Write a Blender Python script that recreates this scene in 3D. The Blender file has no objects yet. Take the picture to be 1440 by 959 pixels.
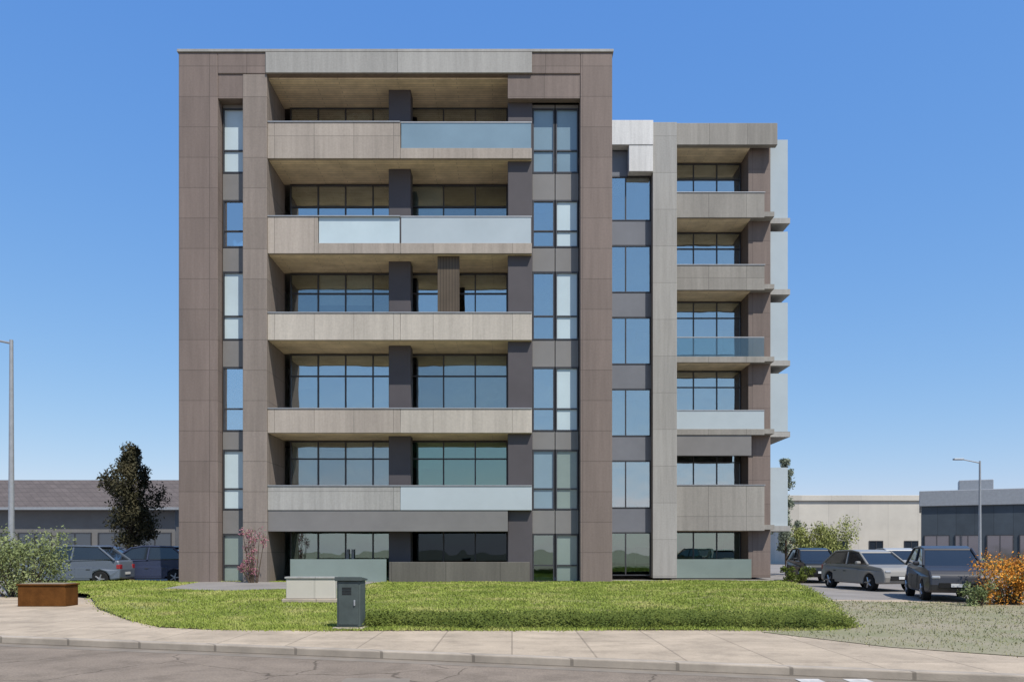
import bpy, bmesh, math, random
from mathutils import Vector, Matrix
R = math.radians
rnd = random.Random(7)
S = bpy.context.scene
COL = S.collection
# ---------------- camera
FPX = 1120.0; CAMH = 1.65; HOR = 772.0            # focal length in px of the 1440 px photo, eye height, horizon row
cam = bpy.data.cameras.new('camera'); camo = bpy.data.objects.new('camera', cam); COL.objects.link(camo)
cam.sensor_width = 36; cam.lens = 36*FPX/1440
cam.shift_y = (HOR-479.5)/1440
cam.clip_end = 6000; cam.clip_start = .1
camo.location = (0, 0, CAMH); camo.rotation_euler = (R(90), 0, 0)
S.camera = camo
# ---------------- world, sun, exposure
SUN_EL, SUN_AZ = R(56), R(35)      # azimuth measured from behind the camera, + = right
w = bpy.data.worlds.new('World'); S.world = w; w.use_nodes = True
nt = w.node_tree; bg = nt.nodes['Background']
sky = nt.nodes.new('ShaderNodeTexSky'); sky.sky_type = 'NISHITA'; sky.sun_disc = False
sky.sun_elevation = SUN_EL; sky.air_density = 1.0; sky.dust_density = .3; sky.ozone_density = 6
sdir = Vector((math.cos(SUN_EL)*math.sin(SUN_AZ), -math.cos(SUN_EL)*math.cos(SUN_AZ), math.sin(SUN_EL)))
sky.sun_rotation = math.atan2(sdir.x, sdir.y)
EXPO = .35
SKYK = .12
sp = nt.nodes.new('ShaderNodeSeparateColor'); cb = nt.nodes.new('ShaderNodeCombineColor'); nt.links.new(sky.outputs[0], sp.inputs[0])
for i, (g, c) in enumerate(((.93, .146), (.61, .234), (.23, .556))):    # grades the whole sky a deeper blue, for every ray alike
    pw = nt.nodes.new('ShaderNodeMath'); pw.operation = 'POWER'; pw.inputs[1].default_value = g; nt.links.new(sp.outputs[i], pw.inputs[0])
    ml = nt.nodes.new('ShaderNodeMath'); ml.operation = 'MULTIPLY'; ml.inputs[1].default_value = c/(SKYK*2**EXPO); nt.links.new(pw.outputs[0], ml.inputs[0])
    nt.links.new(ml.outputs[0], cb.inputs[i])
nt.links.new(cb.outputs[0], bg.inputs[0]); bg.inputs[1].default_value = SKYK
sl = bpy.data.lights.new('sun', 'SUN'); sl.energy = 4.0; sl.angle = R(.5); sl.color = (1, .95, .87)
so = bpy.data.objects.new('sun', sl); COL.objects.link(so)
so.rotation_euler = sdir.to_track_quat('Z', 'Y').to_euler(); so.location = (0, -20, 60)
S.view_settings.view_transform = 'Standard'; S.view_settings.look = 'None'
S.view_settings.exposure = EXPO; S.view_settings.gamma = 1
S.cycles.max_bounces = 8; S.cycles.transparent_max_bounces = 12

# ---------------- helpers
def X(px, D): return (px-720)*D/FPX
def Z(py, D): return CAMH + (HOR-py)*D/FPX
def MAT(name, col, rough=.8, var=.12, scale=3.0, bump=0, metal=0, spec=.3, fine=0, streak=False, joint=None, flat=False, jdark=.55, joff=0, grit=0, crack=False):
    m = bpy.data.materials.new(name); m.use_nodes = True
    n = m.node_tree.nodes; l = m.node_tree.links; b = n['Principled BSDF']
    b.inputs['Roughness'].default_value = rough; b.inputs['Metallic'].default_value = metal
    b.inputs['Specular IOR Level'].default_value = spec
    tc = n.new('ShaderNodeTexCoord'); no = n.new('ShaderNodeTexNoise')
    no.inputs['Scale'].default_value = scale; no.inputs['Detail'].default_value = 8; no.inputs['Roughness'].default_value = .65
    src = tc.outputs['Object']
    if streak:
        mp = n.new('ShaderNodeMapping'); mp.inputs['Scale'].default_value = (1, 1, .12); l.new(src, mp.inputs[0]); src = mp.outputs[0]
    l.new(src, no.inputs['Vector'])
    rp = n.new('ShaderNodeValToRGB')
    rp.color_ramp.elements[0].position = .3; rp.color_ramp.elements[1].position = .7
    rp.color_ramp.elements[0].color = [c*(1-var) for c in col]+[1]
    rp.color_ramp.elements[1].color = [min(1, c*(1+var)) for c in col]+[1]
    l.new(no.outputs[0], rp.inputs[0]); outc = rp.outputs[0]
    def mul(a, fac):
        mx = n.new('ShaderNodeMix'); mx.data_type = 'RGBA'; mx.blend_type = 'MULTIPLY'; mx.inputs[0].default_value = 1
        l.new(a, mx.inputs[6]); l.new(fac, mx.inputs[7]); return mx.outputs[2]
    def ramp(f, p0, c0, p1, c1):
        q = n.new('ShaderNodeValToRGB'); e = q.color_ramp.elements; e[0].position = p0; e[1].position = p1
        e[0].color = (c0, c0, c0, 1); e[1].color = (c1, c1, c1, 1); l.new(f, q.inputs[0]); return q.outputs[0]
    if streak:      # thin rain streaks and grime that run down the face
        m2 = n.new('ShaderNodeMapping'); m2.inputs['Scale'].default_value = (1, 1, .06); l.new(tc.outputs['Object'], m2.inputs[0])
        n2 = n.new('ShaderNodeTexNoise'); n2.inputs['Scale'].default_value = 5; n2.inputs['Detail'].default_value = 6; n2.inputs['Roughness'].default_value = .7; l.new(m2.outputs[0], n2.inputs['Vector'])
        outc = mul(outc, ramp(n2.outputs[0], .32, .86, .62, 1.03))
        n3 = n.new('ShaderNodeTexNoise'); n3.inputs['Scale'].default_value = 14; n3.inputs['Detail'].default_value = 5; l.new(tc.outputs['Object'], n3.inputs['Vector'])
        outc = mul(outc, ramp(n3.outputs[0], .3, .92, .7, 1.04))
    if grit:        # aggregate, stains
        n2 = n.new('ShaderNodeTexNoise'); n2.inputs['Scale'].default_value = 32; n2.inputs['Detail'].default_value = 5; n2.inputs['Roughness'].default_value = .8; l.new(tc.outputs['Object'], n2.inputs['Vector'])
        outc = mul(outc, ramp(n2.outputs[0], .3, 1-.32*grit, .7, 1+.26*grit))
        n3 = n.new('ShaderNodeTexNoise'); n3.inputs['Scale'].default_value = 1.7; n3.inputs['Detail'].default_value = 9; n3.inputs['Roughness'].default_value = .75; l.new(tc.outputs['Object'], n3.inputs['Vector'])
        outc = mul(outc, ramp(n3.outputs[0], .36, .80, .52, 1.03))
    if crack:
        n4 = n.new('ShaderNodeTexNoise'); n4.inputs['Scale'].default_value = 1.5; n4.inputs['Detail'].default_value = 6; l.new(tc.outputs['Object'], n4.inputs['Vector'])
        ma = n.new('ShaderNodeVectorMath'); ma.operation = 'MULTIPLY_ADD'; ma.inputs[1].default_value = (.6, .6, 0); l.new(n4.outputs['Color'], ma.inputs[0]); l.new(tc.outputs['Object'], ma.inputs[2])
        vo = n.new('ShaderNodeTexVoronoi'); vo.feature = 'DISTANCE_TO_EDGE'; vo.inputs['Scale'].default_value = .42; l.new(ma.outputs[0], vo.inputs['Vector'])
        outc = mul(outc, ramp(vo.outputs['Distance'], .002, .5, .008, 1))
    if joint:
        br = n.new('ShaderNodeTexBrick'); br.offset = joff; br.inputs['Scale'].default_value = 1
        br.inputs['Brick Width'].default_value = joint[0]; br.inputs['Row Height'].default_value = joint[1]
        br.inputs['Mortar Size'].default_value = joint[2]; br.inputs['Mortar Smooth'].default_value = .3
        br.inputs['Color1'].default_value = (1, 1, 1, 1); br.inputs['Color2'].default_value = (.86, .86, .86, 1); br.inputs['Mortar'].default_value = (jdark, jdark, jdark, 1)
        if flat: l.new(tc.outputs['Object'], br.inputs['Vector'])
        else:
            sx = n.new('ShaderNodeSeparateXYZ'); l.new(tc.outputs['Object'], sx.inputs[0]); ad = n.new('ShaderNodeMath'); l.new(sx.outputs[0], ad.inputs[0]); l.new(sx.outputs[1], ad.inputs[1])
            cx = n.new('ShaderNodeCombineXYZ'); l.new(ad.outputs[0], cx.inputs[0]); l.new(sx.outputs[2], cx.inputs[1]); l.new(cx.outputs[0], br.inputs['Vector'])
        mx = n.new('ShaderNodeMix'); mx.data_type = 'RGBA'; mx.blend_type = 'MULTIPLY'; mx.inputs[0].default_value = 1
        l.new(outc, mx.inputs[6]); l.new(br.outputs['Color'], mx.inputs[7]); outc = mx.outputs[2]
    l.new(outc, b.inputs['Base Color'])
    if bump:
        nb = n.new('ShaderNodeTexNoise'); nb.inputs['Scale'].default_value = fine or scale*12; nb.inputs['Detail'].default_value = 4
        l.new(tc.outputs['Object'], nb.inputs['Vector'])
        bp = n.new('ShaderNodeBump'); bp.inputs['Strength'].default_value = bump; bp.inputs['Distance'].default_value = .02
        l.new(nb.outputs[0], bp.inputs['Height']); l.new(bp.outputs[0], b.inputs['Normal'])
    return m
def GLASS(name, col, rough=.03, ripple=.03, ior=1.9):
    m = MAT(name, col, rough, .25, .35, spec=1.0)
    n = m.node_tree.nodes; l = m.node_tree.links; b = n['Principled BSDF']
    b.inputs['IOR'].default_value = ior
    tc = n.new('ShaderNodeTexCoord'); nb = n.new('ShaderNodeTexNoise'); nb.inputs['Scale'].default_value = .5
    l.new(tc.outputs['Object'], nb.inputs['Vector'])
    bp = n.new('ShaderNodeBump'); bp.inputs['Strength'].default_value = ripple; bp.inputs['Distance'].default_value = .3
    l.new(nb.outputs[0], bp.inputs['Height']); l.new(bp.outputs[0], b.inputs['Normal'])
    return m
class MB:
    def __init__(s): s.bm = bmesh.new()
    def box(s, x0, x1, y0, y1, z0, z1):
        m = Matrix.Translation(((x0+x1)/2, (y0+y1)/2, (z0+z1)/2)) @ Matrix.Diagonal((abs(x1-x0), abs(y1-y0), abs(z1-z0), 1))
        bmesh.ops.create_cube(s.bm, size=1, matrix=m); return s
    def cyl(s, p, q, r0, r1=None, n=12):
        p = Vector(p); q = Vector(q); d = q-p
        m = Matrix.Translation((p+q)/2) @ d.to_track_quat('Z', 'Y').to_matrix().to_4x4()
        bmesh.ops.create_cone(s.bm, cap_ends=True, segments=n, radius1=r0, radius2=r0 if r1 is None else r1, depth=d.length, matrix=m); return s
    def ball(s, c, r, sub=2, sc=(1, 1, 1)):
        bmesh.ops.create_icosphere(s.bm, subdivisions=sub, radius=r, matrix=Matrix.Translation(c) @ Matrix.Diagonal((*sc, 1))); return s
    def prism(s, pts, x0, x1, axis='x'):
        # pts in the plane across the axis
        f = (lambda a, u, v: (a, u, v)) if axis == 'x' else (lambda a, u, v: (u, a, v)) if axis == 'y' else (lambda a, u, v: (u, v, a))
        a = [s.bm.verts.new(f(x0, u, v)) for u, v in pts]; b = [s.bm.verts.new(f(x1, u, v)) for u, v in pts]
        n = len(pts)
        fs = [s.bm.faces.new(a), s.bm.faces.new(b[::-1])]
        for i in range(n): fs.append(s.bm.faces.new((a[i], b[i], b[(i+1) % n], a[(i+1) % n])))
        bmesh.ops.recalc_face_normals(s.bm, faces=fs); return s
    def build(s, name, mat, parent=None, bevel=0, smooth=False):
        me = bpy.data.meshes.new(name); s.bm.to_mesh(me); s.bm.free()
        o = bpy.data.objects.new(name, me); COL.objects.link(o)
        for m in (mat if isinstance(mat, (list, tuple)) else [mat]): me.materials.append(m)
        if parent: o.parent = parent
        if bevel:
            b = o.modifiers.new('bevel', 'BEVEL'); b.width = bevel; b.segments = 2; b.limit_method = 'ANGLE'
        if smooth:
            for p in me.polygons: p.use_smooth = True
        return o
def tag(o, label=None, cat=None, group=None, kind=None):
    for k, v in (('label', label), ('category', cat), ('group', group), ('kind', kind)):
        if v: o[k] = v
    return o
def thing(name, label, cat, loc=(0, 0, 0), rz=0, group=None):
    o = bpy.data.objects.new(name, None); COL.objects.link(o); o.location = loc; o.rotation_euler.z = rz
    return tag(o, label, cat, group)
def copy_tree(o, parent=None):
    c = o.copy(); COL.objects.link(c); c.parent = parent
    for ch in list(o.children): copy_tree(ch, c)
    return c

def CLEAR(name, tint, refl=(.9, .96, 1), ior=1.9, ripple=.02, rough=0.0, k=0):
    """window glass: fresnel mix of a mirror reflection and tinted see-through"""
    m = bpy.data.materials.new(name); m.use_nodes = True; n = m.node_tree.nodes; l = m.node_tree.links
    n.remove(n['Principled BSDF']); out = n['Material Output']
    tr = n.new('ShaderNodeBsdfTransparent'); tr.inputs[0].default_value = (*tint, 1)
    gl = n.new('ShaderNodeBsdfGlossy'); gl.inputs['Color'].default_value = (*refl, 1); gl.inputs['Roughness'].default_value = rough
    fr = n.new('ShaderNodeFresnel'); fr.inputs['IOR'].default_value = ior
    tc = n.new('ShaderNodeTexCoord'); nb = n.new('ShaderNodeTexNoise'); nb.inputs['Scale'].default_value = .6; l.new(tc.outputs['Object'], nb.inputs['Vector'])
    bp = n.new('ShaderNodeBump'); bp.inputs['Strength'].default_value = ripple; bp.inputs['Distance'].default_value = .3
    l.new(nb.outputs[0], bp.inputs['Height']); l.new(bp.outputs[0], gl.inputs['Normal'])
    mk = n.new('ShaderNodeMath'); mk.operation = 'MAXIMUM'; mk.inputs[1].default_value = k; l.new(fr.outputs[0], mk.inputs[0])    # coated glass
    mx = n.new('ShaderNodeMixShader'); l.new(mk.outputs[0], mx.inputs[0]); l.new(tr.outputs[0], mx.inputs[1]); l.new(gl.outputs[0], mx.inputs[2]); l.new(mx.outputs[0], out.inputs[0])
    return m

# ---------------- materials
M = {}
M['frame'] = MAT('taupe_panel', (.205, .161, .139), .7, .16, .5, .15, fine=40, streak=True, joint=(1.5, 1.22, .014))
M['stone'] = MAT('beige_panel', (.385, .335, .285), .8, .16, .6, .15, fine=40, streak=True, joint=(1.6, 3.0, .014))
M['cream'] = MAT('cream_panel', (.465, .42, .36), .8, .12, .6, .15, fine=40, streak=True, joint=(1.6, 3.0, .012))
M['tan'] = MAT('wood_soffit', (.80, .66, .46), .65, .22, 1.2, .1, fine=40, joint=(2.4, .16, .012), flat=True, joff=.4)
M['fin'] = MAT('bronze_screen', (.10, .075, .05), .5, .15, 1.2, .1, fine=40, joint=(.12, 9, .02))
M['pil'] = MAT('taupe_beige_panel', (.255, .215, .185), .8, .16, .6, .15, fine=40, streak=True, joint=(1.6, 1.22, .014))
M['mauve'] = MAT('mauve_column', (.078, .070, .074), .6, .12, .6, .1, fine=40)
M['pale'] = MAT('pale_concrete', (.36, .35, .325), .8, .12, .5, .15, fine=40, streak=True, joint=(9, 1.84, .012))
M['white'] = MAT('white_render', (.62, .61, .585), .7, .08, .6, .1, fine=50, streak=True)
M['grey'] = MAT('grey_spandrel', (.19, .182, .174), .5, .1, .6, .05, fine=50)
M['bluegrey'] = MAT('blue_grey_spandrel', (.165, .172, .19), .4, .1, .6, .05, fine=50)
M['greyb'] = MAT('grey_brown_wall', (.135, .125, .105), .85, .2, .8, .2, fine=40, streak=True, joint=(2.2, 3, .014))
M['dark'] = MAT('dark_room', (.07, .068, .065), .8, .2, 2)
M['room'] = MAT('room_wall', (.55, .54, .50), .9, .15, .5)
M['metal'] = MAT('dark_aluminium', (.07, .07, .075), .45, .1, 4, metal=.5)
M['glass'] = CLEAR('blue_glass', (.50, .60, .63), (.95, .98, .97), 2.0, k=.46, ripple=.05)
M['glassb'] = CLEAR('clearer_glass', (.72, .78, .78), (.95, .98, .97), 1.9, k=.24, ripple=.05)
M['glass_refl'] = CLEAR('tree_reflection_tint_glass', (.40, .62, .56), (.78, .92, .84), 1.9, k=.27)  # green tint paints in the reflection of unmodelled trees across the street
M['glass_refl_dark'] = CLEAR('dark_tree_reflection_tint_glass', (.12, .24, .28), (.6, .8, .85), 1.6)  # darker teal tint, tree reflection put into the ground floor glass colour
M['glassl'] = CLEAR('pale_glass', (.72, .80, .82), (.94, .98, 1), 2.2, k=.58)
M['rail'] = CLEAR('railing_glass', (.72, .80, .80), (.95, 1, 1), 1.9, .01)
M['mista'] = MAT('pale_coated_glass', (.47, .555, .575), .12, .10, .35, spec=.9)
M['mistb'] = MAT('blue_coated_glass', (.19, .27, .32), .10, .12, .35, spec=.9)
M['mistg'] = MAT('green_coated_glass', (.20, .25, .225), .2, .12, .35, spec=.9)
M['stonet'] = MAT('grey_beige_panel', (.30, .282, .25), .8, .16, .6, .15, fine=40, streak=True, joint=(1.9, 3.0, .014))
M['frost'] = MAT('frosted_glass', (.40, .45, .465), .18, .06, .5, spec=.8)
M['carglass'] = GLASS('car_glass', (.018, .021, .022), .06, 0, 1.5)
M['darkglass'] = GLASS('dark_glass', (.02, .026, .034), .05, .02)
M['blind'] = MAT('roller_blind', (.78, .76, .70), .9, .08, 4)
M['bark'] = MAT('bark', (.09, .065, .045), .9, .3, 6, .5)
def FOLI(name, a, b, c, scale=.9):
    m = MAT(name, a, .75, 0, scale, spec=.2); rp = [x for x in m.node_tree.nodes if x.type == 'VALTORGB'][0].color_ramp
    rp.elements[0].color = (*a, 1); rp.elements[1].color = (*c, 1); e = rp.elements.new(.5); e.color = (*b, 1); return m
M['grass'] = FOLI('lawn_ground', (.15, .13, .055), (.185, .20, .055), (.26, .22, .11), .6)
M['blade'] = FOLI('grass_blade', (.13, .175, .030), (.25, .30, .055), (.41, .375, .14), .7)
M['dryg'] = FOLI('dry_grass_ground', (.20, .20, .10), (.26, .235, .145), (.31, .26, .185), .8)
M['dryb'] = FOLI('dry_grass_blade', (.14, .165, .06), (.22, .215, .10), (.32, .28, .16), .8)
M['cover'] = FOLI('cover_leaf', (.045, .068, .010), (.085, .11, .016), (.13, .15, .03), 1.1)
M['leafd'] = FOLI('leaf_dark', (.026, .027, .014), (.052, .048, .024), (.09, .078, .04), .9)
M['leaf'] = FOLI('leaf_green', (.12, .15, .06), (.19, .225, .09), (.29, .30, .14), 1.1)
M['leafy'] = FOLI('leaf_yellowish', (.17, .20, .06), (.26, .28, .09), (.36, .36, .14), .9)
M['leafg'] = FOLI('leaf_greyish', (.12, .15, .10), (.19, .22, .16), (.28, .30, .24), .9)
M['orange'] = FOLI('orange_flower', (.48, .22, .03), (.68, .29, .04), (.78, .36, .07), 2.5)
M['darkpane'] = GLASS('shaded_opening', (.012, .013, .013), .35, .02)
M['pink'] = FOLI('pink_flower', (.22, .10, .11), (.34, .13, .17), (.45, .25, .26), 3)
M['road'] = MAT('asphalt', (.242, .196, .152), .95, .18, .6, .5, fine=140, spec=.1, grit=1, crack=True)
M['patch'] = MAT('asphalt_patch', (.155, .134, .112), .95, .15, 1.2, .5, fine=140, spec=.1, grit=1)
M['paint'] = MAT('road_paint', (.48, .46, .43), .8, .3, 5)
M['pave'] = MAT('beige_paving', (.45, .362, .262), .85, .16, .9, .25, fine=90, grit=.5,  joint=(1.2, 1.2, .016), flat=True, jdark=.62)
M['court'] = MAT('forecourt_paving', (.235, .215, .195), .9, .2, .5, .2, fine=60)
M['kerb'] = MAT('kerb_concrete', (.39, .33, .26), .85, .22, 1.5, .2, fine=60, joint=(1.0, 9, .02))
M['dirt'] = MAT('dry_ground', (.25, .21, .155), .95, .2, .15)
M['rust'] = MAT('rust_brown', (.108, .043, .011), .9, .3, 3, .3, spec=.1)
M['tyre'] = MAT('tyre', (.012, .012, .012), .8, .1, 8)
M['rim'] = MAT('rim', (.45, .45, .46), .35, .05, 8, metal=.8)
M['lampw'] = MAT('head_lamp', (.32, .33, .34), .15, .05, 8, spec=.8)
M['lampr'] = MAT('tail_lamp', (.25, .01, .01), .2, .1, 8, spec=.8)
M['plate'] = MAT('number_plate', (.6, .6, .58), .5, .05, 8)
M['galv'] = MAT('galvanised', (.33, .34, .35), .5, .1, 6, metal=.4)
M['slate'] = MAT('slate_box', (.062, .078, .074), .6, .2, 3)
M['roofb'] = MAT('brown_roof', (.12, .10, .092), .85, .15, 2, joint=(.5, .35, .03), jdark=.7)
M['navy'] = MAT('navy_cladding', (.06, .075, .09), .5, .15, 1, joint=(1.2, 9, .02))
M['greyw'] = MAT('grey_wall', (.16, .155, .15), .8, .12, .6)
M['bwhite'] = MAT('pale_wall', (.54, .50, .43), .8, .1, .4, joint=(3, 9, .03), jdark=.8)
def paint(name, c):
    m = MAT(name, c, .38, .03, 2, spec=.35); m.node_tree.nodes['Principled BSDF'].inputs['Coat Weight'].default_value = .25; return m
CARC = {k: paint('paint_'+k, v) for k, v in dict(blue=(.06, .085, .15), navy=(.035, .045, .085), black=(.008, .009, .009), silver=(.34, .34, .33), grey=(.035, .035, .04), slate=(.10, .12, .15), bronze=(.26, .245, .22)).items()}

# ---------------- ground
def hsl(x, y):                                     # lawn height: a gentle bank that rises towards the building
    t = max(0, min(1, (y-15)/15)); return .135+.19*t*t*(3-2*t)+.012*math.sin(x*1.3+y*.7)
def sheet(name, pts, z, mat, zf=None, step=.5):
    bm = bmesh.new(); vs = [bm.verts.new((x, y, z)) for x, y in pts]; bm.faces.new(vs)
    if zf:
        xs = [p[0] for p in pts]; ys = [p[1] for p in pts]
        for ax, lo, hi in ((0, min(xs), max(xs)), (1, min(ys), max(ys))):
            v = lo+step
            while v < hi:
                no = (1, 0, 0) if ax == 0 else (0, 1, 0); co = (v, 0, 0) if ax == 0 else (0, v, 0)
                bmesh.ops.bisect_plane(bm, geom=bm.verts[:]+bm.edges[:]+bm.faces[:], plane_co=co, plane_no=no); v += step
        for v in bm.verts: v.co.z = zf(v.co.x, v.co.y)
    for f in bm.faces: f.normal_update()
    if sum(f.normal.z for f in bm.faces) < 0: bmesh.ops.reverse_faces(bm, faces=bm.faces[:])
    me = bpy.data.meshes.new(name); bm.to_mesh(me); bm.free(); me.materials.append(mat)
    o = bpy.data.objects.new(name, me); COL.objects.link(o); o['kind'] = 'structure'; return o
KS = -.285                                          # slope of the kerb line in plan
ky = lambda x: 11.4+KS*x
sheet('ground', [(-3000, -400), (3000, -400), (3000, 5000), (-3000, 5000)], -.06, M['dirt'])
sheet('road', [(-40, -12), (40, -12), (40, ky(40)+.2), (-40, ky(-40)+.2)], 0, M['road'])
def band(name, y0, y1, z0, z1, mat, bev=0):
    bm = MB(); bm.prism([(-40, ky(-40)+y0), (40, ky(40)+y0), (40, ky(40)+y1), (-40, ky(-40)+y1)], z0, z1, 'z')
    o = bm.build(name, mat, bevel=bev); o['kind'] = 'structure'; return o
band('gutter', -.32, 0, -.02, .004, M['kerb'])
band('kerb', 0, .18, -.05, .125, M['kerb'], .02)
sheet('pavement', [(-40, ky(-40)+.17), (40, ky(40)+.17), (40, 15.6), (13, 24), (-13.8, 25.5), (-40, 25.5)], .121, M['pave'])
sheet('forecourt', [(-60, 24.5), (-13.5, 24.5), (13, 22), (60, 14), (60, 90), (-60, 90)], .105, M['court'])
LAWN = [(-17, 28), (-13.0, 24.6), (-10.6, 20.4), (-8.3, 17.2), (-6.9, 15.6), (-5.6, 15.1), (-3, 14.95), (2, 15.05), (5.9, 15.0), (6.7, 15.5), (7.2, 17.2), (8.2, 20), (9.6, 25), (11.2, 31.6), (11.4, 33.5), (-18.5, 33.5), (-18, 29.5)]
sheet('lawn_soil', LAWN, .13, M['grass'], hsl)
PATH = [(-12.6, 32.2), (-11.9, 27.2), (-9.2, 26.0), (-5.6, 27.4), (-5.2, 32.2)]
sheet('path', PATH, .3, M['court'], lambda x, y: hsl(x, y)+.012)
VERGE = [(4.6, 14.7), (5.9, 12.4), (7.3, 11.3), (12, 9.9), (30, 5.4), (30, 22), (13, 22.5), (9.2, 23.6), (7.25, 17.2), (6.7, 15.45), (5.9, 14.95)]
sheet('dry_verge_soil', VERGE, .13, M['dryg'])
sheet('road_patch', [(-9.0, 7.6), (-3.2, 6.6), (-3.0, 9.3), (-8.8, 10.3)], .004, M['patch'])
sheet('road_patch', [(X(480, 9.9), 9.7), (X(578, 9.9), 9.7), (X(576, 10.1), 10.16), (X(484, 10.1), 10.2)], .004, M['kerb'])
for px in (1139, 1207):
    c = X(px, 9.98); sheet('road_marking', [(c-.15, 9.86), (c+.15, 9.86), (c+.15, 10.1), (c-.15, 10.1)], .009, M['paint'])

def inside(pts, x, y):
    c = False; j = len(pts)-1
    for i in range(len(pts)):
        (xi, yi), (xj, yj) = pts[i], pts[j]
        if (yi > y) != (yj > y) and x < (xj-xi)*(y-yi)/(yj-yi)+xi: c = not c
        j = i
    return c
def grass(name, n, pts, hmin, hmax, zf, mat, seed, grow=.0, power=1.6, skip=0, wide=1):
    r = random.Random(seed); vs = []; fs = []; xs = [p[0] for p in pts]; ys = [p[1] for p in pts]; k = 0
    x0, x1, y0, y1 = min(xs)-grow, max(xs)+grow, min(ys)-grow, max(ys)
    while k < n:
        y = y0+(y1-y0)*r.random()**power; x = r.uniform(x0, x1); jx, jy = r.gauss(0, grow*.5), r.gauss(0, grow*.5)
        if not inside(pts, x+jx, y+jy) or (pts is LAWN and inside(PATH, x+jx*.6, y+jy*.6)): continue
        k += 1
        if skip and r.random() < .7 and math.sin(x*1.7+2*math.sin(y*.9))*math.sin(y*1.3+1.5*math.sin(x*.6)) > skip: continue
        h = r.uniform(hmin, hmax)*(1.3 if r.random() < .06 else 1); a = r.uniform(0, 6.28); wd = r.uniform(.006, .014)*(y/14)*wide
        dx, dy = math.cos(a)*wd, math.sin(a)*wd; lx, ly = r.gauss(0, .5)*h, r.gauss(0, .5)*h; zb = zf(x, y)-.005
        b = len(vs); vs += [(x-dx, y-dy, zb), (x+dx, y+dy, zb), (x+lx, y+ly, zb+h)]; fs.append((b, b+1, b+2))
    me = bpy.data.meshes.new(name); me.from_pydata(vs, [], fs); me.materials.append(mat)
    o = bpy.data.objects.new(name, me); COL.objects.link(o); return o
tag(grass('lawn_grass', 230000, LAWN, .015, .06, hsl, M['blade'], 3, .22, 1.7, .86), 'short bright yellow green grass of the lawn before the building', 'grass', kind='stuff')
tag(grass('verge_grass', 42000, VERGE, .012, .055, lambda x, y: .13, M['dryb'], 4, .3, 1.2, .45), 'sparse dry grass on the verge at the right', 'grass', kind='stuff')
# darker ground cover along the front of the lawn
def cover(name, seed):
    r = random.Random(seed); vs = []; fs = []
    for i in range(620):
        x = r.uniform(-3.1, 6.6); y = 15.35+r.random()**1.5*2.3+.10*math.sin(x*2.1); 
        if x > 6 and y < 15.4: continue
        hh = r.uniform(.10, .34)*(1.0-.22*(y-15.3)/2.3); z0 = hsl(x, y)
        for k in range(64):
            a = r.uniform(0, 6.28); rr = r.random()**.5*.22; p = Vector((x+math.cos(a)*rr, y+math.sin(a)*rr, z0+hh*r.random()**.7*(1.05-rr*1.6)))
            s = r.uniform(.016, .034); u = Vector((r.gauss(0, 1), r.gauss(0, 1), r.gauss(0, .7))).normalized()*s; v = u.orthogonal().normalized()*s*.55
            b = len(vs); vs += [p-u, p+v, p+u, p-v]; fs.append((b, b+1, b+2, b+3))
    me = bpy.data.meshes.new(name); me.from_pydata(vs, [], fs); me.materials.append(M['cover'])
    o = bpy.data.objects.new(name, me); COL.objects.link(o); return o
tag(cover('ground_cover', 21), 'low dark green ground cover along the front edge of the lawn', 'ground cover', kind='stuff')

# ---------------- main building: frontal facade at distance D
D = 32.0; GZ = .30
bx = lambda px: X(px, D)
bz = lambda py: Z(py, D)
bld = thing('office_building', 'tall building with a broad taupe outer frame around recessed balconies', 'building', (bx(557), D, GZ))
def into(b):
    def f(mb, name, mat, parent=None, **kw):
        bmesh.ops.translate(mb.bm, verts=mb.bm.verts, vec=-Vector(b.location)); return mb.build(name, mat, parent or b, **kw)
    return f
bpart = into(bld)
def window(put, x0, x1, z0, z1, y, mat, nv, nh=1, blind=0, t=.055, split=None):
    """framed window: the frame, its pane and, behind the pane, a blind"""
    f = MB()
    f.box(x0, x1, y-.07, y+.05, z1-t, z1).box(x0, x1, y-.07, y+.05, z0, z0+t)
    for q in range(nv+1):
        xx = x0+(x1-x0-t)*q/nv; f.box(xx, xx+t, y-.065, y+.045, z0+t, z1-t)
    if nh > 1:
        zz = z0+(z1-z0)*(split or .5)
        for c in range(nv): f.box(x0+(x1-x0-t)*c/nv+t, x0+(x1-x0-t)*(c+1)/nv, y-.055, y+.035, zz-t/2, zz+t/2)
    fo = put(f, 'window', M['metal'])
    put(MB().box(x0+.01, x1-.01, y-.004, y+.004, z0+.01, z1-.01), 'pane', mat, fo)
    if blind:
        for q in range(nv):
            d = blind*rnd.choice((0, 0, .3, .45, .7, 1))
            if d: put(MB().box(x0+(x1-x0-t)*q/nv+t+.02, x0+(x1-x0-t)*(q+1)/nv-.02, y+.10, y+.112, z1-d*(z1-z0), z1-.02), 'blind', M['blind'], fo)
    return fo
L, Rr, T = bx(251), bx(861), bz(74)
DEP = 15.0; REC = 2.3
FY = D+.12; GY = FY+REC
BEAM = bz(104)
fr = MB().box(L, bx(306), D, D+DEP, GZ-.1, T).box(bx(816), Rr, D, D+DEP, GZ-.1, T).box(bx(306), bx(816), D, D+DEP, BEAM, T)
bpart(fr, 'portal_frame', M['frame'], bevel=.03)
bpart(MB().box(L-.05, Rr+.05, D-.05, D+DEP, T, T+.11).box(bx(374), bx(748), D-.06, D+.4, T-.85, T-.02), 'roof_fascia', M['pale'], bevel=.01)
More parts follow.
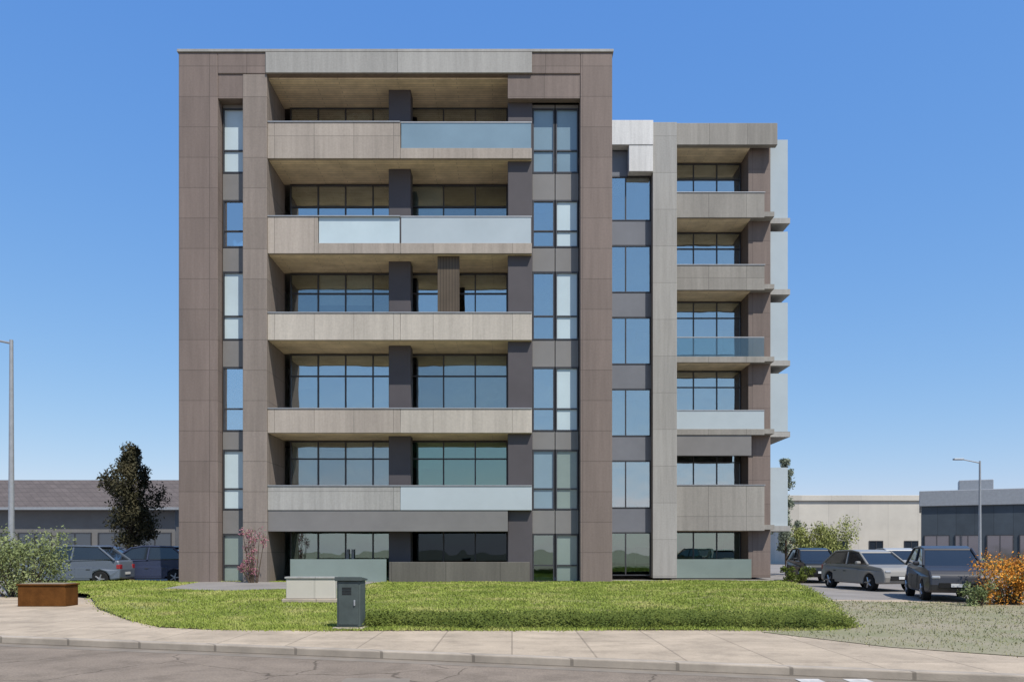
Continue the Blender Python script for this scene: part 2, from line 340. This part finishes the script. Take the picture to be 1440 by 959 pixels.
bpart(MB().box(bx(306), bx(816), GY+4.2, GY+4.4, GZ, BEAM).box(bx(556), bx(564), GY+.3, GY+4.2, GZ, BEAM).box(bx(340), bx(352), D+1, GY+4.2, GZ, BEAM).box(bx(742), bx(748), D+1, GY+4.2, GZ, BEAM), 'core_wall', M['room'])
PTOP = [170, 303, 439, 574, 683]; PBOT = [221, 355, 477, 608, 717]
# pilaster at the left of the bays, set back columns
bpart(MB().box(bx(341), bx(375), D+.02, GY+.2, GZ, BEAM), 'pilaster', M['pil'], bevel=.02)
for a, b in ((306, 341), (714, 816)): bpart(MB().box(bx(a), bx(b), D+.045, D+.6 if a == 306 else D+.36, bz(138), BEAM-.002), 'head_panel', M['frame'], bevel=.01)
bpart(MB().box(bx(375), bx(714), FY+.03, FY+.35, bz(747), bz(717)), 'ground_floor_beam', M['grey'], bevel=.015)
bpart(MB().box(bx(406), bx(542), FY+.1, FY+.16, GZ-.1, bz(786)), 'low_screen', M['mistg'])
bpart(MB().box(bx(541), bx(573), FY+.9, FY+1.6, GZ, BEAM), 'column', M['mauve'], bevel=.03)
bpart(MB().box(bx(714), bx(749), FY+.25, GY+.2, GZ, BEAM-.004), 'column', M['mauve'], bevel=.03)
PARM = [('stone', None), ('stone', 'rail'), ('cream', 'cream'), ('stone', 'cream'), ('pale', 'frost')]
PX0, PXM, PX1 = bx(375), bx(562), bx(748)
for s in range(6):
    zt = BEAM if s == 0 else bz(PBOT[s-1]); zb = bz(PBOT[s])+.34 if s < 5 else GZ
    # wood soffit below the slab above
    bpart(MB().box(PX0, PX1, FY+.16, GY+.05, zt+(.003 if s else -.06), zt+(.06 if s else -.003)), 'soffit', M['tan'])
    if s < 5:
        bpart(MB().box(PX0, PX1, FY+.02, GY+4.2, bz(PBOT[s])+.065, bz(PBOT[s])+.30).box(bx(306), PX0, D+.7, GY+4.2, bz(PBOT[s])+.065, bz(PBOT[s])+.30).box(PX1, bx(816), D+.7, GY+4.2, bz(PBOT[s])+.065, bz(PBOT[s])+.30), 'floor_slab', M['stone'])
        for j, (a, b) in enumerate(((PX0, PXM), (PXM+.012, PX1))):
            z0, z1 = bz(PBOT[s]), bz(PTOP[s]); k = PARM[s][j]
            if k in ('rail', None) and j == 1:
                bpart(MB().box(a, b, FY, FY+.15, z0, z0+.42), 'parapet', M['stone'], bevel=.012)
                ro = bpart(MB().box(a+.03, b-.03, FY+.06, FY+.075, z0+.42, z1), 'glass_railing', M['mistb' if k is None else 'frost'])
                h = MB().box(a, b, FY+.04, FY+.1, z1, z1+.05)
                bpart(h, 'handrail', M['galv'], ro)
            else:
                if s == 1:      # this balcony front is solid at its left end and glazed beyond
                    m = bx(446); bpart(MB().box(m+.01, b, FY, FY+.15, z0, z0+.42), 'parapet', M['stone'], bevel=.012)
                    bpart(MB().box(m+.03, b-.03, FY+.06, FY+.075, z0+.42, z1), 'glass_railing', M['mista']); bpart(MB().box(a, m, FY, FY+.15, z0, z1), 'parapet', M[k], bevel=.012)
                else: bpart(MB().box(a, b, FY, FY+.15, z0, z1), 'parapet', M[k], bevel=.012)
                bpart(MB().box(a-.01, b+.0, FY-.03, FY+.19, z1, z1+.04), 'capping', M['galv'])
    for j, (a, b) in enumerate(((384, 553), (567, 714))):
        gm = M['glass_refl_dark'] if (j == 1 and s == 5) else M['glass_refl'] if (j == 1 and s >= 4) or s == 5 else M['glassb' if (s, j) in ((1, 1), (2, 0), (3, 1), (4, 0)) else 'glass']
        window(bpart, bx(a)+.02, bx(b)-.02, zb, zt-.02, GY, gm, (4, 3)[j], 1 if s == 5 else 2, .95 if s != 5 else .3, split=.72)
# narrow glazed strips beside the frame: window, grey spandrel, window ...
SPAN = [(138, 143), (236, 274), (342, 376), (474, 512), (604, 630), (716, 750)]
STR = {(307, 340): ('mista', 'glassl', 'mista', 'glassl', 'mista', 'mistg'), (749, 781): ('mistb', 'glass', 'glass', 'glass', 'mistb', 'glass_refl'), (782, 815): ('mistb', 'mista', 'mista', 'mista', 'mistg', 'mistg')}
for (a, b), gms in STR.items():
    y = D+.55
    for s in range(6):
        z1 = bz(SPAN[s][1]); z0 = bz(SPAN[s+1][0]) if s < 5 else GZ
        bpart(MB().box(bx(a), bx(b), y-.05, y+.3, z1, bz(SPAN[s][0])), 'spandrel', M['grey'], bevel=.01)
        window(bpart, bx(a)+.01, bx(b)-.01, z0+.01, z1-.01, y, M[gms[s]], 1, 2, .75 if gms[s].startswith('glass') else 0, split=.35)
# bronze screen on one balcony, low wall before the ground floor, entrance doors
bpart(MB().box(bx(614), bx(645), FY+.3, FY+.42, bz(474)+.35, bz(345)), 'screen_panel', M['fin'])
bpart(MB().box(bx(546), bx(745), FY+.1, FY+.35, GZ-.1, bz(790)), 'low_wall', M['greyb'], bevel=.015)
dr = bpart(MB().box(bx(470), bx(474), GY-.14, GY-.08, GZ+.85, GZ+1.35).box(bx(478), bx(482), GY-.14, GY-.08, GZ+.85, GZ+1.35), 'door_handle', M['galv'])
# roof plant
rp_ = bpart(MB().box(bx(420), bx(560), D+7, D+11, T+.11, T+1.2), 'plant_room', M['greyw'])
# ---------------- second building, behind right
D2 = 40.0
b2x = lambda px: X(px, D2); b2z = lambda py: Z(py, D2)
bld2 = thing('apartment_tower', 'paler tower with dark balcony openings behind the right side of the framed building', 'building', (b2x(1000), D2, GZ))
bpart2 = into(bld2)
T2 = b2z(172); R2 = 1.9; F2 = D2+.1; G2 = F2+R2
bpart2(MB().box(b2x(838), b2x(1090), G2+3.6, D2+14, GZ, T2-.1).box(b2x(918), b2x(924), D2+1.2, G2+3.6, GZ, T2-.15), 'core_wall', M['room'])
bpart2(MB().box(b2x(830), b2x(1092), D2+.3, D2+14, T2-.3, T2-.05), 'roof_slab', M['stonet'])
bpart2(MB().box(b2x(918), b2x(952), D2, G2+.2, GZ-.1, T2), 'pilaster', M['pale'], bevel=.02)
bpart2(MB().box(b2x(1058), b2x(1090), D2+.7, D2+14, GZ-.1, T2-.02), 'side_wall', M['frame'], bevel=.02)
bpart2(MB().box(b2x(952), b2x(1094), F2-.04, F2+.3, b2z(203), T2-.01), 'fascia', M['stonet'], bevel=.02)
bpart2(MB().box(b2x(852), b2x(918), D2-.16, D2+.4, b2z(206), T2+.02).box(b2x(884), b2x(918)-.01, D2-.13, D2+.36, b2z(243), b2z(206)), 'white_panel', M['white'], bevel=.02)
Q0 = [270, 372, 474, 577, 682]; Q1 = [305, 407, 509, 611, 746]
for s in range(6):
    zt = b2z(203) if s == 0 else b2z(Q1[s-1]); zb = b2z(Q1[s])+.32 if s < 5 else GZ
    bpart2(MB().box(b2x(952), b2x(1058), F2+.2, G2+.05, zt+.004, zt+.06), 'soffit', M['tan'])
    window(bpart2, b2x(952)+.02, b2x(1058)-.02, zb, zt-.02, G2, M['glass' if s < 5 else 'glass_refl'], 3, 2 if s < 5 else 1, .6, split=.74)
    if s < 5:
        bpart2(MB().box(b2x(952), b2x(1090), F2+.01, G2+3.6, b2z(Q1[s])+.065, b2z(Q1[s])+.30), 'floor_slab', M['stonet'])
        if s in (2, 3):
            ro = bpart2(MB().box(b2x(952), b2x(1076), F2+.05, F2+.065, b2z(Q1[s])+.3, b2z(Q0[s])), 'glass_railing', M['rail' if s == 2 else 'frost'])
            bpart2(MB().box(b2x(952), b2x(1076), F2+.03, F2+.09, b2z(Q0[s]), b2z(Q0[s])+.05), 'handrail', M['galv'], ro)
            bpart2(MB().box(b2x(952), b2x(1076), F2, F2+.14, b2z(Q1[s]), b2z(Q1[s])+.3), 'parapet', M['stonet'], bevel=.012)
        else:
            bpart2(MB().box(b2x(952), b2x(1076), F2, F2+.14, b2z(Q1[s]), b2z(Q0[s])), 'parapet', M['stonet'], bevel=.012)
            bpart2(MB().box(b2x(951), b2x(1077), F2-.03, F2+.18, b2z(Q0[s]), b2z(Q0[s])+.04), 'capping', M['galv'])
    # glazed link on the left
    zl1 = b2z((242, 340, 442, 544, 646, 748)[s]); zl0 = b2z((306, 408, 510, 612, 714)[s]) if s < 5 else GZ
    window(bpart2, b2x(846), b2x(918)-.02, zl0+.01, zl1-.01, D2+.5, M['glass' if s < 5 else 'glass_refl'], 2, 1, .5)
    bpart2(MB().box(b2x(846), b2x(918), D2+.45, D2+.8, zl1, b2z((207, 306, 408, 510, 612, 714)[s])), 'spandrel', M['bluegrey'], bevel=.01)
    # glazed balcony end panels on the right flank
    if s < 5:
        bpart2(MB().box(b2x(1090), b2x(1119), D2+.8, D2+6, zb-.32, zb-.05), 'balcony_slab', M['pale'])
        bpart2(MB().box(b2x(1090)+.02, b2x(1117), D2+.95, D2+1.0, zb-.05, zb+2.95 if s else T2-.4).box(b2x(1115), b2x(1117), D2+1.0, D2+5.9, zb-.05, zb+2.95 if s else T2-.4), 'end_screen', M['frost'])

bpart2(MB().box(b2x(952), b2x(1058), F2+.05, F2+.3, b2z(640), b2z(611)), 'lintel', M['grey'], bevel=.012)
bpart2(MB().box(b2x(952), b2x(1058), F2+.05, F2+.11, GZ-.1, b2z(786)), 'low_screen', M['mistg'])
# ---------------- plants
def leaf_cloud(bm, centres, n, size, r):
    for i in range(n):
        c, rad = r.choice(centres)
        v = Vector((r.gauss(0, 1), r.gauss(0, 1), r.gauss(0, 1))).normalized()*rad*(r.random()**.5)*r.uniform(.85, 1.2)
        p = Vector(c)+v; s = size*r.uniform(.5, 1.4)
        q = (Vector((r.gauss(0, 1), r.gauss(0, 1), r.gauss(0, 1))).normalized()*.8+v.normalized()*.6).normalized(); u = q.orthogonal().normalized(); t = q.cross(u)
        a = r.uniform(0, 6.28); u, t = u*math.cos(a)+t*math.sin(a), t*math.cos(a)-u*math.sin(a)
        bm.faces.new([bm.verts.new(p-u*s), bm.verts.new(p+t*s*.42-u*s*.1), bm.verts.new(p+u*s), bm.verts.new(p-t*s*.42-u*s*.1)])
def tree(name, label, loc, h, crown_r, trunk_h, mat, n=4000, leaf=.11, seed=1, nblob=40, trunk_r=.16, shape='oval', group=None):
    r = random.Random(seed); root = thing(name, label, 'tree', loc, 0, group)
    t = MB(); top = Vector((r.uniform(-.15, .15), 0, h*.9)); t.cyl((0, 0, -.1), top, trunk_r, trunk_r*.15, 10)
    cs = []
    for i in range(nblob):
        a = r.uniform(0, 6.28); f = (i+r.random())/nblob; zz = trunk_h+(h-trunk_h)*f*.97
        env = {'cone': (1-f)**.75*min(1, f*5+.35), 'oval': math.sqrt(max(.04, 1-(2*f-.85)**2))*.95, 'slim': .55+.45*math.sin(f*3.1)}[shape]
        rr = crown_r*env*r.uniform(.15, .9); c = Vector((math.cos(a)*rr, math.sin(a)*rr, zz)); cs.append((c, crown_r*r.uniform(.16, .36)*(.55+.6*env)))
        t.cyl(top*min(1, max(.12, (zz-.5*rr)/top.z)), c, trunk_r*.25, .012, 5)
    t.build('trunk', M['bark'], root)
    c = MB(); leaf_cloud(c.bm, cs, n, leaf, r); c.build('crown', mat, root)
    return root
def shrub(name, label, cat, loc, w_, d_, h_, mat, n=900, leaf=.07, seed=1, nb=22, mat2=None, f2=.4, group=None):
    r = random.Random(seed); root = thing(name, label, cat, loc, 0, group)
    st = MB(); cs = []
    for i in range(nb):
        c = Vector((r.uniform(-.5, .5)*w_*.8, r.uniform(-.5, .5)*d_*.8, h_*r.uniform(.12, .82)*r.uniform(.85, 1.05))); cs.append((c, min(w_, h_)*r.uniform(.14, .26))); st.cyl((c.x*.3, c.y*.3, -.03), c, .025, .008, 5)
    st.build('stem', M['bark'], root)
    c = MB(); leaf_cloud(c.bm, cs, int(n*(1-f2 if mat2 else 1)), leaf, r); c.build('foliage', mat, root)
    if mat2:
        c = MB(); leaf_cloud(c.bm, [(q, a*1.12) for q, a in cs], int(n*f2), leaf*.8, r); c.build('blossom', mat2, root)
    return root
def at(px, dist, z=.1): return (X(px, dist), dist, z)
tree('dark_tree', 'dark bushy evergreen tree beside the left edge of the framed building', at(183, 40), 6.75, 1.75, 1.9, M['leafd'], 15000, .08, 5, 64, .24, 'oval')
tree('slender_tree', 'slender grey green tree close against the right side of the tower', at(1106, 46), 6.9, 1.0, 1.2, M['leafg'], 5200, .075, 8, 34, .09, 'slim')
shrub('yellow_green_bush', 'wide yellow green bush in front of the pale building', 'bush', at(1154, 48), 3.7, 2.0, 3.5, M['leafy'], 15000, .07, 9, 44)
shrub('green_shrub', 'round green shrub behind the rusty planter at the far left edge', 'shrub', at(24, 26), 2.9, 1.7, 2.35, M['leaf'], 8200, .05, 3, 38)
shrub('low_green_shrub', 'low dark green shrub at the right corner of the tower', 'shrub', at(1122, 33, .28), 1.7, 1.2, .75, M['cover'], 2600, .04, 13, 22)
shrub('pink_flower_bush', 'pink flowering bush at the foot of the beige pilaster', 'bush', at(357, 31.0, .3), 1.0, .7, 2.5, M['pink'], 1900, .04, 4, 22, M['leaf'], .25)
shrub('orange_bush', 'orange flowering bush beside the dark car at the far right edge', 'bush', at(1420, 22), 1.5, 1.2, 1.5, M['leaf'], 8500, .042, 6, 44, M['orange'], .86)
shrub('small_green_shrub', 'small green shrub between the dark car and the orange bush', 'shrub', at(1374, 21.5), .75, .6, .75, M['leaf'], 1500, .035, 16, 16)
# ---------------- background buildings
def low_building(name, label, x0, x1, y, d, h, wall, roof, roof_h, nwin, wz, glass='darkglass', hip=False, wr=.36):
    root = thing(name, label, 'building', ((x0+x1)/2, y, .1)); W = x1-x0
    MB().box(-W/2, W/2, 0, d, -.1, h).build('wall', wall, root)
    if hip:
        mb = MB().box(-W/2-.5, W/2+.5, -.6, d+.4, h, h+roof_h)
        for v in mb.bm.verts:
            if v.co.z > h+roof_h*.5: v.co.x *= .93; v.co.y = d/2+(v.co.y-d/2)*.2
        ro = mb.build('roof', roof, root)
        MB().box(-W/2-.55, W/2+.55, -.72, -.6, h-.16, h+.02).build('gutter', M['galv'], ro)
    else:
        MB().box(-W/2-.15, W/2+.15, -.2, d+.2, h, h+roof_h).build('roof', roof, root, bevel=.03)
    for i in range(nwin):
        xc = -W/2+W*(i+.5)/nwin; ww = W/nwin*wr; f = MB()
        for (a, b, c, e) in ((xc-ww, xc+ww, wz[0], wz[0]+.07), (xc-ww, xc+ww, wz[1]-.07, wz[1]), (xc-ww, xc-ww+.07, wz[0]+.07, wz[1]-.07), (xc+ww-.07, xc+ww, wz[0]+.07, wz[1]-.07), (xc-.03, xc+.03, wz[0]+.07, wz[1]-.07)): f.box(a, b, -.07, .02, c, e)
        fo = f.build('window', M['metal'], root)
        MB().box(xc-ww+.05, xc+ww-.05, -.03, .015, wz[0]+.05, wz[1]-.05).build('pane', M[glass], fo)
    return root
low_building('low_building', 'long low building with a brown hipped roof and dark openings at far left', X(-260, 55), X(246, 55), 55, 10, Z(714, 55)-.1, M['greyw'], M['roofb'], Z(668, 55)-Z(714, 55), 9, (.9, 2.7), hip=True, wr=.42, glass='darkpane')
low_building('pale_building', 'plain pale building in the background right of the tower', X(1108, 80), X(1306, 80), 80, 14, Z(704, 80)-.1, M['bwhite'], M['bwhite'], .55, 4, (1.1, 2.4), wr=.2)
gb = low_building('slate_building', 'dark slate clad building with wide glazing at the far right edge', X(1296, 60), X(1560, 60), 60, 12, Z(712, 60)-.1, M['navy'], M['galv'], 1.15, 7, (.4, 2.6), wr=.42)
gb.rotation_euler.z = R(-27); gb.location = Vector((X(1296, 60), 60, .1)) + Matrix.Rotation(R(-27), 3, 'Z') @ Vector((X(1560, 60)-X(1296, 60), 0, 0))/2
MB().box(-4.5, -2.2, 3, 5, Z(712, 60)+1.05, Z(712, 60)+2.0).build('roof_plant', M['galv'], gb, bevel=.04)
# ---------------- cars
def car(label, loc, rz, col, tall=1.0, group='parked cars'):
    root = thing('parked_car', label, 'car', loc, rz, group); q = tall
    low = [(-2.17, .30), (-2.22, .52), (-2.16, .78), (-2.0, .88*q), (-1.15, .98*q), (1.6, 1.0*q), (2.12, .96*q), (2.2, .7), (2.18, .32), (1.82, .27), (1.78, .45), (1.66, .6), (1.42, .68), (1.18, .6), (1.06, .45), (1.02, .25), (-.94, .25), (-.98, .45), (-1.1, .6), (-1.34, .68), (-1.58, .6), (-1.7, .45), (-1.74, .27)]
    mb = MB().prism(low, -.87, .87, 'y')
    for v in mb.bm.verts:
        if v.co.z > .8: v.co.y *= .93
        if abs(v.co.x) > 2.0: v.co.y *= .9
    body = mb.build('body', col, root, bevel=.06)
    for t in (-1, 1):
        for (xa, xb) in ((-.62, .41), (.43, 1.12)):
            do = MB().box(xa, xb, t*.855, t*.879, .36, .79).build('door', col, root, bevel=.01)
            MB().box(xb-.24, xb-.08, t*.88-.012, t*.88+.012, .70, .73).build('handle', M['metal'], do)
    cab = [(-1.2, .96*q), (-.42, 1.42*q), (.1, 1.49*q), (1.25, 1.46*q), (1.95, .98*q)]
    mb = MB().prism(cab, -.79, .79, 'y')
    for v in mb.bm.verts:
        if v.co.z > 1.2*q: v.co.y *= .82
    mb.build('cabin_glass', M['carglass'], root, bevel=.04)
    rf = MB().prism([(-.46, 1.40*q), (.1, 1.478*q), (1.3, 1.45*q), (1.36, 1.475*q), (1.28, 1.505*q), (.1, 1.535*q), (-.42, 1.46*q)], -.665, .665, 'y').build('roof', col, root, bevel=.02)
    for s in (-1, 1):
        for (xa, xb) in ((-1.2, -.42), (.25, .3), (1.98, 1.3)): MB().cyl((xa, s*.795, .97*q), (xb, s*.66, 1.45*q), .04, .035, 6).build('pillar', col, root)
    for x in (-1.34, 1.42):
        for s in (-1, 1):
            wo = MB().cyl((x, s*.64, .32), (x, s*.87, .32), .33, n=24).build('wheel', M['tyre'], root, bevel=.03)
            rm = MB().cyl((x, s*.8, .32), (x, s*.875, .32), .06, n=10)
            for k in range(5):
                a = k*1.2566; rm.cyl((x, s*.875, .32), (x+.2*math.cos(a), s*.875, .32+.2*math.sin(a)), .035, .03, 6)
            rm.build('rim', M['rim'], wo)
    for s in (-1, 1):
        MB().box(-2.20, -1.98, s*.62-.12, s*.62+.12, .68, .78).build('headlight', M['lampw'], root, bevel=.04)
        MB().box(2.02, 2.2, s*.64-.12, s*.64+.12, .72, .92).build('tail_light', M['lampr'], root, bevel=.03)
        MB().box(-.82, -.66, s*.92-.09, s*.92+.09, .98*q, 1.1*q).build('mirror', col, root, bevel=.04)
    MB().box(-2.235, -2.19, -.55, .55, .42, .58).build('grille', M['tyre'], root, bevel=.01)
    MB().box(-2.25, -2.236, -.24, .24, .46, .56).box(2.2, 2.215, -.24, .24, .5, .6).build('number_plate', M['plate'], root)
    return root
car('slate blue car parked at the left side behind the green shrub', at(104, 33.5), R(4), CARC['slate'], 1.12)
car('dark navy car parked under the dark bushy tree', at(207, 35.5), R(7), CARC['navy'], 1.12)
car('medium blue car parked in the row nearest the brown roofed building', at(150, 44), R(184), CARC['blue'], 1.15)
car('black car parked beneath the yellow green bush right of the tower', at(1142, 38), R(82), CARC['black'], 1.05)
car('light bronze grey car parked before the pale building', at(1222, 31), R(98), CARC['bronze'], 1.0)
car('silver grey car parked behind the bronze grey one', at(1262, 40), R(80), CARC['silver'], 1.05)
car('nearly black car parked beside the orange bush at right', at(1328, 25), R(72), CARC['grey'], 1.08)
# ---------------- street furniture
sg = thing('monument_sign', 'low white blank monument sign standing on the lawn before the left balconies', 'sign', at(438, 21.5, hsl(-5, 21.5)))
MB().box(-.66, .66, -.11, .11, .10, .64).build('panel', M['bwhite'], sg, bevel=.02)
MB().box(-.76, .76, -.17, .17, -.05, .10).build('plinth', M['kerb'], sg, bevel=.015)
MB().box(-.69, .69, -.14, .14, .64, .69).build('cap', M['pale'], sg, bevel=.01)
ub = thing('utility_box', 'dark slate utility cabinet at the lawn edge beside the white sign', 'cabinet', at(494, 15.3, .13), R(-6))
MB().box(-.23, .23, -.18, .18, .04, .92).build('body', M['slate'], ub, bevel=.02)
MB().prism([(-.22, .92), (.22, .92), (.22, .95), (-.22, 1.0)], -.26, .26, 'x').build('lid', M['slate'], ub, bevel=.01)
MB().box(-.3, .3, -.24, .24, -.06, .04).build('plinth', M['kerb'], ub, bevel=.015)
dd = MB().box(-.19, .19, -.192, -.181, .09, .86).build('door', M['slate'], ub, bevel=.006)
MB().box(.11, .14, -.215, -.192, .45, .56).build('handle', M['galv'], dd, bevel=.006)
v_ = MB()
for k in range(5): v_.box(-.12, .06, -.198, -.192, .66+k*.03, .675+k*.03)
v_.build('vent', M['tyre'], dd)
pl = thing('planter', 'rusty brown planter box at the left edge of the pavement', 'planter', at(68, 21.6, .12))
MB().box(-.64, .64, -.32, .32, 0, .56).build('box', M['rust'], pl, bevel=.02)
MB().box(-.67, .67, -.35, .35, .56, .60).build('rim', M['rust'], pl, bevel=.01)
MB().box(-.6, .6, -.29, .29, .6, .615).build('soil', M['dirt'], pl)
def lamp_post(px, d_, top, lab, r0):
    lp = thing('lamp_post', lab, 'lamp post', at(px, d_)); h = Z(top, d_)-.1
    MB().cyl((0, 0, 0), (0, 0, h), r0, r0*.55).cyl((0, 0, 0), (0, 0, .9), r0*1.35, r0*1.35).build('pole', M['galv'], lp, smooth=False)
    MB().cyl((0, 0, h-.12), (-1.1, 0, h+.1), .04, .03).build('arm', M['galv'], lp)
    MB().box(-1.6, -1.0, -.12, .12, h+.05, h+.15).build('lamp_head', M['galv'], lp, bevel=.03)
lamp_post(16, 28, 478, 'tall grey lamp post at the left edge beside the green shrub', .11)
lamp_post(1378, 48, 648, 'distant lamp post in front of the slate building at right', .10)
